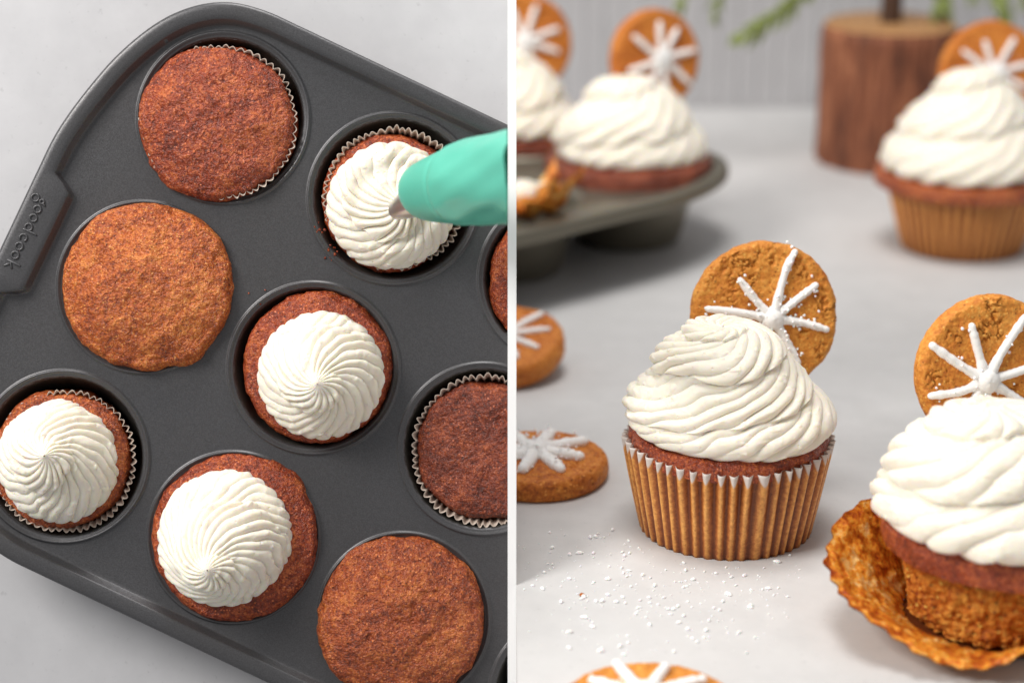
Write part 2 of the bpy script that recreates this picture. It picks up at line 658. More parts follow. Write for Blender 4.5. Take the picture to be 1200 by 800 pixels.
def tin_outline():
    q = [(-170, -220.5), (-170, -190), (-170, -150), (-169, -100), (-160, -47), (-143, 14), (-117, 68), (-86, 104), (-50, 126), (-8, 135), (40, 136), (120, 136), (220, 136), (333, 136)]
    c = catmull(q, 110)
    full = [tuple(p) for p in c]
    full += [(2 * CA - p[0], p[1]) for p in c[::-1][1:]]
    full += [(2 * CA - p[0], 2 * CB - p[1]) for p in c[1:]]
    full += [(p[0], 2 * CB - p[1]) for p in c[::-1][1:-1]]
    return np.array(full)


def offset_loop(pts, d):
    nx = np.roll(pts, -1, 0) - np.roll(pts, 1, 0)
    nx = nx / np.linalg.norm(nx, axis=1)[:, None]
    nrm = np.stack([nx[:, 1], -nx[:, 0]], 1)          # clockwise path: right side is inside
    return pts + nrm * np.asarray(d)[:, None]


def build_tin(root, sc, m_body, m_cup, e1, clipx=None, flat=False, cup_depth=88, skip=()):
    """sc metres per unit; root's local frame has cup c1 at the origin"""
    e2 = Vector((-e1.y, e1.x))
    OL = tin_outline()
    tabw = sstep(0, 1, np.clip((76 - np.abs(OL[:, 1] - CB)) / 10.0, 0, 1)) * (np.abs(OL[:, 0] - CA) > 400)
    loops = []
    for d, z, tabk in [(0, -13, 0), (0.8, -3, 0), (2.2, -0.9, 0), (5, 0.2, 0), (9, 0.6, 0), (15, 0.2, 1), (19.5, -0.6, 1), (21.5, -2.4, 1), (25.5, -11.0, 1), (27.5, -12.4, 1), (30, -12.8, 1)]:
        dd = d + tabw * 25.0 * (1 if tabk else 0)
        loops.append((offset_loop(OL, dd), z))
    PZ = -12.8
    cups = [(i * SA, -j * SB) for i in range(4) for j in range(3)]
    rings = [(104.5, PZ), (102.5, PZ), (101.8, PZ + 2.8), (100.0, PZ + 3.3), (98.6, PZ + 0.8), (96.0, PZ + 0.7), (94.8, PZ + 0.2), (93.5, PZ - 3.0)]
    nc = 120
    verts, edges, zs = [], [], []
    for pts, z in loops:
        b = len(verts)
        for p in pts:
            verts.append(Vector((p[0], p[1])))
            zs.append(z)
        n = len(pts)
        edges += [(b + i, b + (i + 1) % n) for i in range(n)]
    for cx, cy in cups:
        for r, z in rings:
            b = len(verts)
            for k in range(nc):
                an = 2 * PI * k / nc
                verts.append(Vector((cx + r * math.cos(an), cy + r * math.sin(an))))
                zs.append(z)
            edges += [(b + i, b + (i + 1) % nc) for i in range(nc)]
    # support points over the panel
    for i in range(-3, 60):
        for j in range(-3, 45):
            x, y = -130 + i * 16.0, 100 - j * 16.0
            if not (-118 < x < 784 and -530 < y < 90): continue
            if min(math.hypot(x - cx, y - cy) for cx, cy in cups) < 110: continue
            if (x < -95 or x > 760) and abs(y - CB) < 90: continue
            if math.hypot(x, y) > 112 and (x < 0 and y > 0): continue
            if math.hypot(x - 666, y) > 112 and (x > 666 and y > 0): continue
            if math.hypot(x, y + 441) > 112 and (x < 0 and y < -441): continue
            if math.hypot(x - 666, y + 441) > 112 and (x > 666 and y < -441): continue
            verts.append(Vector((x, y)))
            zs.append(PZ)
    ov, oe, of, orig, _, _ = delaunay_2d_cdt(verts, edges, [], 0, 1e-4, True)
    zz = [zs[o[0]] if o else PZ for o in orig]
    keep = []
    # outside test with numpy
    cen = np.array([[sum(ov[i].x for i in f) / 3, sum(ov[i].y for i in f) / 3] for f in of])
    inside = np.zeros(len(cen), bool)
    px, py = OL[:, 0], OL[:, 1]
    qx, qy = np.roll(px, -1), np.roll(py, -1)
    for k in range(len(px)):
        c = ((py[k] > cen[:, 1]) != (qy[k] > cen[:, 1]))
        with np.errstate(divide='ignore', invalid='ignore'):
            xi = (qx[k] - px[k]) * (cen[:, 1] - py[k]) / (qy[k] - py[k]) + px[k]
        inside ^= c & (cen[:, 0] < xi)
    for cx, cy in cups:
        inside &= np.hypot(cen[:, 0] - cx, cen[:, 1] - cy) > 93.3
    keep = [tuple(f) for f, k in zip(of, inside) if k]

    def tr(x, y, z):
        return ((x * e1.x + y * e2.x) * sc, (x * e1.y + y * e2.y) * sc, z * sc)
    V = [tr(v.x, v.y, z) for v, z in zip(ov, zz)]
    # outer skirt: rolled edge down
    b = len(V)
    n = len(OL)
    lo = offset_loop(OL, np.full(n, 1.5))
    V += [tr(p[0], p[1], -13) for p in OL] + [tr(p[0], p[1], -17) for p in lo]
    keep += [(b + i, b + (i + 1) % n, b + n + (i + 1) % n, b + n + i) for i in range(n)]
    body = obj('pan_body', V, keep, m_body, root)
    if clipx is not None: clip_x(body, clipx)
    # cups
    prof = [(93.5, PZ - 3.0), (92.3, PZ - 5), (91.5, PZ - 9), (73, PZ - cup_depth + 12), (69, PZ - cup_depth + 4), (62, PZ - cup_depth), (1, PZ - cup_depth)]
    pp = []
    for k in range(len(prof) - 1):
        for t in ((0, 0.33, 0.66) if k in (2, 5) else (0,)):
            pp.append((prof[k][0] * (1 - t) + prof[k + 1][0] * t, prof[k][1] * (1 - t) + prof[k + 1][1] * t))
    pp.append(prof[-1])
    na = 72
    for idx, (cx, cy) in enumerate(cups):
        wx = (cx * e1.x + cy * e2.x) * sc
        if idx in skip or (clipx is not None and wx - 95 * sc > clipx):
            continue
        V = [tr(cx + r * math.cos(2 * PI * k / na), cy + r * math.sin(2 * PI * k / na), z) for r, z in pp for k in range(na)]
        c = obj('cup', V, grid_faces(len(pp), na), m_cup, root)
        if clipx is not None and wx + 95 * sc > clipx:
            clip_x(c, clipx)


C1 = Lp(260, 137, 0)
tin = empty('muffin_tin', LF @ Matrix.Translation(C1))
tag(tin, 'dark grey nonstick muffin tin with rounded corner and maker name on its handle', 'muffin tin')
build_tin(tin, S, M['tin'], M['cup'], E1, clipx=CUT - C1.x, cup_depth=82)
# embossed lettering on the handle, strokes as raised round beads
lt = MB()
rd = Vector((-0.437, -0.899)).normalized()       # reading direction (down the handle), y up
ud = Vector((0.899, -0.437)).normalized()        # direction of the letters' tops


def lpos(px, py):
    v = Lp(px, py, 0)
    return Vector(((px - 600) * S - C1.x, -(py - 400) * S - C1.y))


def stroke(pts, r=1.3):
    lt.tube([(p.x, p.y, 0.9 * S) for p in pts], r * S, 8)


def ring(c, r, a0=0, a1=360, n=18):
    ps = []
    for k in range(n + 1):
        a = rad(a0 + (a1 - a0) * k / n)
        ps.append(c + rd * (r * S * math.cos(a)) + ud * (r * S * math.sin(a)))
    stroke(ps)


for px, py in ((44, 245.3), (39.2, 255.6), (22.7, 288.6), (17.9, 299.0)):
    ring(lpos(px, py), 4.2)
dcen = lpos(33.7, 266.3)
ring(dcen, 4.2)
stroke([dcen + rd * 4.4 * S - ud * 4.2 * S, dcen + rd * 4.4 * S + ud * 11.5 * S])
ring(lpos(27.5, 278.6), 4.2, 50, 310)
gc = lpos(41.6, 231.8)
ring(gc, 4.4)
g2 = lpos(49.4, 236.6)
ring(g2, 2.5)
stroke([g2 + rd * 1.5 * S + ud * 2 * S, g2 + rd * 2.8 * S + ud * 4.6 * S])
kc = lpos(11.6, 308.6)
stroke([kc - rd * 2.5 * S - ud * 4.2 * S, kc - rd * 2.5 * S + ud * 11.5 * S])
stroke([kc - rd * 1.8 * S + ud * 0.3 * S, kc + rd * 4 * S + ud * 4.0 * S])
stroke([kc - rd * 0.8 * S + ud * 0.8 * S, kc + rd * 4.5 * S - ud * 4.2 * S])
lt.build('lettering', M['tin'], tin)


# ------------------------------------------------------------------ cupcake pieces
def make_crust(name, parent, R, z_edge, dome, m, seed, res=(90, 300), center=(0, 0), under=0.006, flatness=2.6, grain=1.0, lip=0.03, zbase=None, wob=0.022):
    """crusty top of a baked cupcake: dome + rounded edge + side"""
    nr, nt = res
    rs, zs_ = [], []
    for i in range(nr):
        t = i / (nr - 1)
        if t < 0.80:
            u = t / 0.80
            r = R * (0.002 + 0.895 * u)
            z = z_edge + dome * (1 - u ** flatness)
        else:
            u = (t - 0.80) / 0.20
            a = u * PI * 0.62
            r = R * (0.897 + (0.103 + lip * 0.3) * math.sin(a))
            z = z_edge - under * 0.5 * (1 - math.cos(a)) - (under * 0.55 * max(0, u - 0.7) / 0.3)
        rs.append(r); zs_.append(z)
    rs, zs_ = np.array(rs), np.array(zs_)
    th = np.linspace(0, 2 * PI, nt, endpoint=False)
    RR, TH = np.meshgrid(rs, th, indexing='ij')
    ZZ = np.repeat(zs_[:, None], nt, 1)
    cx, sn = np.cos(TH), np.sin(TH)
    ring3 = np.stack([cx * 1.0, sn * 1.0, np.zeros_like(cx)], -1)
    w = fbm(ring3, 1.6, 3, seed)
    RR = RR * (1 + wob * w)
    X, Y = RR * cx, RR * sn
    p = np.stack([X, Y, ZZ], -1)
    b1 = fbm(p, 130, 3, seed + 3)
    b2 = vnoise(p, 620, seed + 5)
    b3 = vnoise(p, 1300, seed + 9)
    craters = -np.clip(vnoise(p, 210, seed + 21) - 0.62, 0, 1) * 0.0022
    pim = (0.00075 * b1 + 0.00012 * b2 + 0.00010 * b3) * grain + craters
    edgew = sstep(0.75, 1.0, RR / R)
    ZZ = ZZ + pim * (1 - 0.6 * edgew)
    X = X + cx * pim * edgew
    Y = Y + sn * pim * edgew
    V = np.stack([X + center[0], Y + center[1], ZZ], -1).reshape(-1, 3)
    if zbase is None: zbase = z_edge
    o = obj(name, V, grid_faces(nr, nt, True, 0, True), m, parent)
    return o


def make_liner(parent, r_bot, r_top, h, n=47, amp=0.0010, z0=0.0, flare=0.0, center=(0, 0), seed=0, steps=26, name='paper_liner', m=None, tilt=0.0, lean=(0, 0), pw=0.8, thick=0.00018):
    nt = n * 10
    th = np.linspace(0, 2 * PI, nt, endpoint=False)
    wig = fbm(np.stack([np.cos(th), np.sin(th), 0 * th], -1), 3.0, 2, seed)
    phs = 0.5 + 0.5 * np.cos(n * th + 1.3 * wig + 0.5 * np.sin(9 * th + seed))
    phs2 = phs ** pw
    V, pl, hh = [], [], []
    rows = [(-0.001, 0.0)] + [(k / steps, 1.0) for k in range(steps + 1)]
    for k, (t, _) in enumerate(rows):
        t = max(0, t)
        r = r_bot + (r_top - r_bot) * t ** 0.92
        if k == 0:
            r = r_bot * 0.9
        a = amp * (0.35 + 0.65 * t) * (1 + 0.15 * wig)
        fl = flare * sstep(0.86, 1.0, t)
        z = z0 + h * t
        topv = (0.00045 * np.sin(th * 3 + seed) + 0.0003 * wig) * t
        rr = r + a * (phs2 * 2 - 1) + fl + 0.0004 * wig * t + 0.00025 * t * np.sin(th * 23 + 3 * wig + t * 2)
        if k == 0:
            rr = np.full(nt, r); z = z0 + 0.0004
        V.append(np.stack([rr * np.cos(th) + center[0] + lean[0] * t, rr * np.sin(th) + center[1] + lean[1] * t, z + topv + 0 * th], -1))
        pl.append(phs2); hh.append(np.full(nt, t))
    # turned inner face gives the paper its thickness
    for t in (1.0, 0.90, 0.78):
        r = r_bot + (r_top - r_bot) * t ** 0.92 - thick
        a = amp * (0.35 + 0.65 * t) * (1 + 0.15 * wig)
        fl = flare * sstep(0.86, 1.0, t)
        rr = r + a * (phs2 * 2 - 1) + fl + 0.0004 * wig * t + 0.00025 * t * np.sin(th * 23 + 3 * wig + t * 2)
        topv = (0.00045 * np.sin(th * 3 + seed) + 0.0003 * wig) * t
        V.append(np.stack([rr * np.cos(th) + center[0] + lean[0] * t, rr * np.sin(th) + center[1] + lean[1] * t, z0 + h * t + topv], -1))
        pl.append(phs2 * 0 + 1.0); hh.append(np.full(nt, 1.0))
    nr = len(V)
    V = np.concatenate(V)
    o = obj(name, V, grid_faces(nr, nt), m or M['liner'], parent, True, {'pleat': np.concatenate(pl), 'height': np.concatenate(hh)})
    return o


def make_frosting(parent, prof, axis, Nr, K, turns, ar, at, seed, res=(260, 520), zoff=0.0, kp=1.0, hand=1, sharp=0.62, rot=0.0, tipcurl=0.0, skirt=1.0, name='frosting', squash=None, shear=0.0, core=0.5):
    """prof: (r, z) from base to apex; axis: callable t-> (x, y) centre offset; Nr ridges turned by K radians; rope winds `turns` times"""
    nr, nt = res
    c = catmull(prof, nr)
    rr, zz = np.maximum(c[:, 0], 1e-5), c[:, 1]
    seg = np.concatenate([[0], np.cumsum(np.hypot(np.diff(rr), np.diff(zz)))])
    t = seg / seg[-1]
    dr, dz = np.gradient(rr), np.gradient(zz)
    ln = np.hypot(dr, dz) + 1e-12
    nrm_r, nrm_z = dz / ln, -dr / ln
    th = np.linspace(0, 2 * PI, nt, endpoint=False) + rot
    Tt, TH = np.meshgrid(t, th, indexing='ij')
    Rg = np.repeat(rr[:, None], nt, 1)
    Zg = np.repeat(zz[:, None], nt, 1)
    ct, st = np.cos(TH), np.sin(TH)
    base3 = np.stack([ct * (0.4 + Rg / rr.max()), st * (0.4 + Rg / rr.max()), Zg / rr.max() * 1.5], -1)
    warp = fbm(base3, 1.5, 2, seed)
    warp2 = fbm(base3, 4.0, 2, seed + 40)
    cell = (turns * (1 - Tt) ** 0.9 + hand * TH / (2 * PI) + 0.10 * warp + 0.5 + shear * warp2 * 0.05)
    kk = np.floor(cell)
    fr = cell - kk
    # rope bulge: round outside, tucked at the seam, each layer overhanging the one below
    pk = 0.66
    dd_ = np.where(fr < pk, (pk - fr) / pk, (fr - pk) / (1.04 - pk))
    bul = np.where(fr < pk, 1 - dd_ ** 1.7, np.sqrt(np.clip(1 - dd_ ** 2.6, 0, 1)))
    lip_ = sstep(0.35, 0.85, fr)
    # position along the wound rope, counted in turns from the tip
    sT = kk - hand * TH / (2 * PI)
    n0, n1 = Nr * core, Nr
    sc_ = np.clip(sT + 0.8, 0, turns + 1)
    Q = 2 * PI * (n0 * sc_ + (n1 - n0) * sc_ ** 2 / (2 * (turns + 1)))
    nl = n0 + (n1 - n0) * sc_ / (turns + 1)
    phase = -Q * hand * (1 if hand > 0 else -1) + nl * (K / turns) * (fr ** kp) + 0.75 * warp + 0.06 * warp2
    rid = np.abs(np.sin(phase / 2.0)) ** sharp
    # some ridges are fatter than others
    idn = np.sin(phase * 0.5 * 2 / Nr * 3 + seed) * 0.15
    small = np.clip(Rg / (rr.max() * 0.34), 0, 1)
    amp_r = ar * (0.45 + 0.55 * small) * small ** 0.5 * (1 + 0.35 * warp) * (0.50 + 0.75 * lip_ * np.sqrt(np.clip(bul, 0, 1))) * (1 + idn)
    fine = 0.00006 * vnoise(np.stack([Rg * ct, Rg * st, Zg], -1), 900, seed + 8) + 0.00010 * vnoise(np.stack([Rg * ct, Rg * st, Zg], -1), 330, seed + 9)
    tear = 0.00035 * np.clip(vnoise(np.stack([Rg * ct, Rg * st, Zg * 1.6], -1), 430, seed + 12) - 0.45, 0, 1) * 2.2
    endf = 1 - sstep(0.93, 1.0, Tt) * 0.5
    sk = 1 + skirt * (1 - sstep(0.02, 0.16, Tt)) * 0.9
    disp = amp_r * sk * (rid - 0.55) + at * (bul - 0.6) * np.clip(Rg / (rr.max() * 0.3), 0, 1) * endf + fine + tear
    inner = Tt > 0.965
    X = (Rg + disp * nrm_r[:, None]) * ct
    Y = (Rg + disp * nrm_r[:, None]) * st
    Z = Zg + disp * np.maximum(nrm_z[:, None], -0.2)
    Z = Z - lip_ * bul * 0.0008 * (rid - 0.3) * np.clip(Rg / (rr.max() * 0.3), 0, 1) * (at / 0.002)
    # strands reach down unevenly at the rim
    Z = Z - (1 - sstep(0.0, 0.12, Tt)) * (0.0012 * (rid - 0.4) * skirt + 0.0006 * warp)
    if squash is not None:
        X = X * (1 + squash[0]); Y = Y * (1 + squash[1])
    ax = np.array([axis(tt) for tt in t])
    X = X + ax[:, 0][:, None]
    Y = Y + ax[:, 1][:, None]
    V = np.stack([X, Y, Z + zoff], -1).reshape(-1, 3)
    return obj(name, V, grid_faces(nr, nt), M['frosting'], parent)


def local_lp(px, py, h, root0):
    v = Lp(px, py, h)
    return Vector((v.x - root0.x, v.y - root0.y, h))


# ------------------------------------------------------------------ cupcakes in the tin (left)
def tin_cupcake(label, cup_px, cake_px, cake_r, z_edge, dome, m, seed, liner=None, frost=None, flat=2.6, group=None, wob=0.022):
    r0 = Lp(cup_px[0], cup_px[1], 0)
    root = empty('cupcake', LF @ Matrix.Translation(r0))
    tag(root, label, 'cupcake', group)
    hh = z_edge
    c = local_lp(cake_px[0], cake_px[1], hh + dome * 0.5, r0)
    parts = []
    scl = (DT - hh) / F
    cake = make_crust('cake', root, cake_r * scl, z_edge, dome, m, seed, (110, 380), (c.x, c.y), under=0.011, flatness=flat, wob=wob)
    parts.append(cake)
    if liner:
        (lx, ly, lr, lz) = liner
        lc = local_lp(lx, ly, lz, r0)
        ln = make_liner(root, lr * S * 0.80, lr * S, 0.019, n=60, amp=0.00068, pw=0.5, thick=0.00024, z0=lz - 0.019, flare=0.0004, center=(lc.x * 0.0, lc.y * 0.0), seed=seed, m=M['liner_white'], steps=14, lean=(lc.x, lc.y))
        parts.append(ln)
    if frost:
        fx, fy, frr, ax_, ay_, hgt, Nr, K, turns, rot, sd = frost
        b = local_lp(fx, fy, z_edge + dome * 0.5, r0)
        a = local_lp(ax_, ay_, z_edge + hgt, r0)
        R = frr * (DT - z_edge) / F
        prof = [(R * 0.80, -0.0016), (R * 0.975, -0.0006), (R * 1.0, 0.0018), (R * 0.95, 0.0045), (R * 0.80, 0.0085), (R * 0.58, hgt * 0.62), (R * 0.36, hgt * 0.78), (R * 0.20, hgt * 0.87), (R * 0.09, hgt * 0.95), (0.0002, hgt)]

        def axis(t):
            u = sstep(0.15, 1.0, np.array(t)) * 1.0
            return (b.x + (a.x - b.x) * float(u), b.y + (a.y - b.y) * float(u))
        f = make_frosting(root, prof, axis, Nr, K, turns, 0.0020, 0.0019, sd, (260, 640), zoff=z_edge, rot=rot, kp=1.0, sharp=0.5)
        parts.append(f)
    for p_ in parts:
        if p_ is None: continue
        if max(v.co.x for v in p_.data.vertices) + r0.x > CUT:
            clip_x(p_, CUT - r0.x)
    return root


def liner_white():
    m, nt, b = new_mat('pale_paper_rim')
    hz = N(nt, 'ShaderNodeAttribute', attribute_name='height').outputs['Fac']
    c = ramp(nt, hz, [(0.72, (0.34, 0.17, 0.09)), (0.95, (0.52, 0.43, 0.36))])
    nt.links.new(c, b.inputs['Base Color'])
    b.inputs['Roughness'].default_value = 0.45
    return m


M['liner_white'] = liner_white()

G1 = 'cupcakes baking in the dark grey tin'
tin_cupcake('unfrosted red brown cupcake in the top corner cup with paper edge showing on its right', (260, 137), (251.5, 143), 91.5, 0.0008, 0.0032, M['cake_red'], 11, liner=(257.5, 143, 88.5, -0.0008), flat=3.2, group=G1)
tin_cupcake('orange brown unfrosted cupcake overfilling its cup beside the embossed handle', (169, 337), (169, 336), 99.5, 0.0012, 0.0052, M['cake_orange'], 23, flat=2.4, group=G1)
tin_cupcake('cupcake being piped under the tip of the teal piping bag', (460, 231), (455, 236), 80, -0.0020, 0.0020, M['cake_red'], 31, liner=(463, 232, 80.5, -0.0022),
            frost=(456, 240, 71, 470, 236, 0.015, 22, 1.9, 1.6, 0.4, 5), group=G1)
tin_cupcake('frosted cupcake in the middle cup, directly below the cupcake being piped', (370, 431), (370, 431), 88, -0.0008, 0.0022, M['cake_red'], 41,
            frost=(378, 438, 71.5, 372, 450, 0.022, 25, 2.1, 1.9, 2.0, 9), group=G1)
tin_cupcake('frosted cupcake at the left edge with a scalloped paper liner showing', (72, 536), (67, 540), 82, -0.0015, 0.0020, M['cake_amber'], 53, liner=(75.5, 541, 81.5, -0.0024),
            frost=(69, 539, 68, 52, 534, 0.021, 24, 2.2, 1.8, 3.4, 14), group=G1)
tin_cupcake('frosted cupcake at the bottom, its swirl peak leaning to the lower left', (273, 632), (273, 630), 98.5, 0.0, 0.0030, M['cake_red'], 61,
            frost=(265, 631, 76, 243, 668, 0.024, 26, 2.5, 2.1, 4.6, 21), group=G1)
tin_cupcake('dark brown unfrosted cupcake at the right with a scalloped white paper rim', (572, 527), (569, 528), 81, -0.0035, 0.0012, M['cake_dark'], 71, liner=(571, 528, 87, -0.0045), flat=3.5, group=G1)
tin_cupcake('amber brown unfrosted cupcake in the bottom cup of the tin, filling it', (472, 728), (468, 729), 98.5, 0.0010, 0.0045, M['cake_amber'], 83, flat=2.7, group=G1)
tin_cupcake('cupcake cut off at the right beneath the teal piping bag, a sliver showing', (660, 325), (663, 326), 90, -0.0015, 0.0022, M['cake_red'], 97, group=G1)

# ------------------------------------------------------------------ piping bag
r0 = Lp(478, 236, 0.020)
bag = empty('piping_bag', LF @ Matrix.Translation(r0))
tag(bag, 'teal piping bag with a steel star tip squeezing frosting onto a cupcake', 'piping bag')


def axis_lathe(name, m, p0, p1, stations, n=72, wr=0.0, cap=True):
    """stations: (fraction along the axis, radius in metres)"""
    p0, p1 = Vector(p0), Vector(p1)
    d = (p1 - p0)
    tdir = d.normalized()
    nx = tdir.cross(Vector((0, 0, 1))).normalized()
    ny = tdir.cross(nx)
    st_ = catmull(stations, 70)
    V = []
    for k, (s, r) in enumerate(st_):
        for j in range(n):
            an = 2 * PI * j / n
            q = r * (1 + wr * 0.012 * math.sin(3 * an + s * 9) + wr * min(1, max(0, (s - 0.35) * 8)) * (0.022 * math.sin(5 * an - s * 7) + 0.012 * math.sin(11 * an + s * 16)))
            V.append(tuple(p0 + d * s + (nx * math.cos(an) + ny * math.sin(an)) * q))
    Fc = grid_faces(len(st_), n)
    if cap:
        Fc.append(tuple(range(n)))
    return obj(name, V, Fc, m, bag)


def bl(px, py, h):
    v = Lp(px, py, h)
    return v - r0


A = bl(463, 247, 0.0175)
B = bl(491, 233, 0.0262)
axis_lathe('nozzle', M['steel'], A, B + (B - A) * 0.5, [(0, 0.0030), (0.3, 0.0044), (0.7, 0.0058), (1.0, 0.0068)], 24)
A = bl(489, 225, 0.0262)
B = bl(640, 200, 0.085)
sl = (DT - 0.04) / F
body = axis_lathe('bag', M['bag'], A, B, [(0, 0.0010), (0.0, 0.0060), (0.018, 0.0078), (0.06, 0.0092), (0.16, 0.0104), (0.28, 0.01150), (0.315, 0.01170), (0.33, 0.01145), (0.345, 0.0119), (0.37, 0.0127), (0.42, 0.0129), (0.6, 0.0135), (1.0, 0.0150)], 96, wr=1.0)
clip_x(body, CUT - r0.x, True, True)

# ------------------------------------------------------------------ cookies
def cookie_mesh(name, parent, R, th, m, seed):
    nr, nt = 92, 300
    rs, zs_ = [], []
    for i in range(nr):
        t = i / (nr - 1)
        if t < 0.72:
            u = t / 0.72
            rs.append(R * (0.002 + 0.90 * u)); zs_.append(th * (0.94 + 0.06 * (1 - u ** 2)))
        elif t < 0.92:
            u = (t - 0.72) / 0.20
            a = u * PI * 0.80
            rs.append(R * (0.902 + 0.098 * math.sin(a) if a < PI / 2 else 0.975 + 0.025 * math.sin(a)))
            zs_.append(th * (0.5 + 0.44 * math.cos(a)))
        else:
            u = (t - 0.92) / 0.08
            rs.append(R * 0.985 * (1 - u) + 0.0002); zs_.append(th * 0.02)
    rs, zs_ = np.array(rs), np.array(zs_)
    thh = np.linspace(0, 2 * PI, nt, endpoint=False)
    RR, TH = np.meshgrid(rs, thh, indexing='ij')
    ZZ = np.repeat(zs_[:, None], nt, 1)
    w = fbm(np.stack([np.cos(TH), np.sin(TH), 0 * TH], -1), 1.8, 3, seed)
    RR = RR * (1 + 0.012 * w)
    X, Y = RR * np.cos(TH), RR * np.sin(TH)
    p = np.stack([X, Y, ZZ * 0.3], -1)
    rng = random.Random(seed)
    pts = []
    for _ in range(320):
        a, q = rng.uniform(0, 2 * PI), R * 1.05 * math.sqrt(rng.random())
        pts.append((q * math.cos(a), q * math.sin(a)))
    wx = X + 0.0022 * vnoise(p, 300, seed + 1) + 0.0006 * vnoise(p, 900, seed + 71)
    wy = Y + 0.0022 * vnoise(p, 300, seed + 2) + 0.0006 * vnoise(p, 900, seed + 72)
    d1, d2 = voro2(wx, wy, pts)
    crack = np.clip(1 - (d2 - d1) / 0.00055, 0, 1) ** 0.8
    where = np.clip(vnoise(p, 150, seed + 6) * 2.6 - 0.15, 0, 1) * np.clip(vnoise(p, 420, seed + 66) * 2 + 0.7, 0, 1)
    topw = (ZZ > th * 0.45)
    crack = crack * where * topw
    pebble = np.clip(1 - d1 / 0.0035, 0, 1)
    dz = -0.0014 * crack - 0.0009 * np.clip(vnoise(p, 520, seed + 33) - 0.55, 0, 1) + 0.0002 * pebble * where * topw + 0.0002 * fbm(p, 600, 2, seed + 4) + 0.0004 * fbm(p, 110, 2, seed + 7)
    ZZ = ZZ + dz * (ZZ > th * 0.1)
    side = (RR > R * 0.93) & (ZZ > th * 0.1)
    q = 1 + np.where(side, (fbm(np.stack([X, Y, ZZ], -1), 420, 2, seed + 5) * 0.010), 0)
    V = np.stack([X * q, Y * q, ZZ], -1).reshape(-1, 3)
    return obj(name, V, grid_faces(nr, nt, True, 0, True), m, parent)


def make_cookie(label, mat4, R, th, m, seed, center, arms, arm_r=0.00125, pearls=26, blob_r=0.0026, group='ginger cookies with white icing snowflakes'):
    root = empty('cookie', mat4)
    tag(root, label, 'cookie', group)
    cookie_mesh('biscuit', root, R, th, m, seed)
    rng = random.Random(seed)
    ic, su = MB(), MB()
    cx, cy = center
    for pts in arms:
        path = []
        P2 = [(cx, cy)] + list(pts)
        cc = catmull(P2, 22)
        rr = []
        for k, (x, y) in enumerate(cc):
            path.append((x, y, th + arm_r * 0.15))
            rr.append(arm_r * (1.0 + rng.uniform(-0.10, 0.10)) * (1.35 - 0.5 * min(1, k / 8)) * (0.85 if k > 18 else 1))
        ic.tube(path, rr, 10)
        L = len(cc)
        for _ in range(int(pearls / len(arms))):
            k = rng.randrange(3, L)
            x, y = cc[k]
            dx, dy = rng.gauss(0, arm_r * 1.0), rng.gauss(0, arm_r * 1.0)
            off = math.hypot(dx, dy)
            zz = th + (arm_r * 1.45 if off < arm_r * 0.8 else 0.0004)
            su.blob((x + dx, y + dy, zz), rng.uniform(0.00035, 0.00065), rng.random(), 0.9, 4, 6, 0.25)
    ic.blob((cx, cy, th + 0.0004), blob_r, seed, 0.75, 8, 14, 0.06)
    for _ in range(8):
        a = rng.uniform(0, 6.28); q = blob_r * rng.random()
        su.blob((cx + q * math.cos(a), cy + q * math.sin(a), th + 0.0019), 0.0005, rng.random(), 0.9, 4, 6, 0.2)
    ic.build('icing_snowflake', M['icing'], root)
    s_ = su.build('sugar', M['sugar'], root)
    s_['kind'] = 'stuff'
    return root


def facing(pos, yaw=0.0, tilt=0.0, roll=0.0, pitch_cam=True):
    """local z looks to the camera side: x right, y up; yaw turns the face left/right, tilt leans it back"""
    base = Matrix.Rotation(PI / 2, 4, 'X')
    return Matrix.Translation(pos) @ Matrix.Rotation(yaw, 4, 'Z') @ Matrix.Rotation(-tilt, 4, 'X') @ base @ Matrix.Rotation(roll, 4, 'Z')


def arms_px(cpx, ends, mpp):
    """arm end points given in photograph pixels relative to the cookie centre"""
    out = []
    for e in ends:
        out.append([((x - cpx[0]) * mpp, -(y - cpx[1]) * mpp) for x, y in e])
    return out


def star(c, n, L, rot, seed, jit=0.12):
    rng = random.Random(seed)
    out = []
    for k in range(n):
        a = rot + 2 * PI * k / n + rng.uniform(-jit, jit)
        l = L * rng.uniform(0.85, 1.08)
        m_ = (c[0] + 0.5 * l * math.cos(a + 0.04), c[1] + 0.5 * l * math.sin(a + 0.04))
        out.append([m_, (c[0] + l * math.cos(a), c[1] + l * math.sin(a))])
    return out


# ------------------------------------------------------------------ centre cupcake
def px_root(px, py):
    return T(px, py, 0.0)


c0 = px_root(850, 615)
dep0 = (c0 - CAMP).dot(FWD)
cc = empty('cupcake', Matrix.Translation(c0))
tag(cc, 'frosted cupcake in a pleated brown liner standing alone at the centre of the table', 'cupcake')
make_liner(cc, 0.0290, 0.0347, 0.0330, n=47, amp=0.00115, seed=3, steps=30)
make_crust('cake', cc, 0.0340, 0.0362, 0.0030, M['cake_red'], 5, (100, 420), under=0.0055, grain=1.0, flatness=2.2, lip=0.0, wob=0.006)
prof = [(0.0265, 0.0368), (0.0312, 0.0372), (0.0338, 0.0392), (0.0348, 0.0425), (0.0325, 0.0470), (0.0285, 0.0510), (0.0250, 0.0560), (0.0225, 0.0612), (0.0192, 0.0655), (0.0150, 0.0690), (0.0105, 0.0716), (0.0050, 0.0722), (0.0003, 0.0720)]
make_frosting(cc, prof, lambda t: (0.0004 - 0.0036 * math.sin(PI / 2 * t), -0.0002 * t), 16, 6.2, 3.7, 0.0021, 0.0020, 77, (380, 760), kp=1.0, rot=0.6, sharp=0.55, skirt=1.1, squash=(0.0, 0.0))
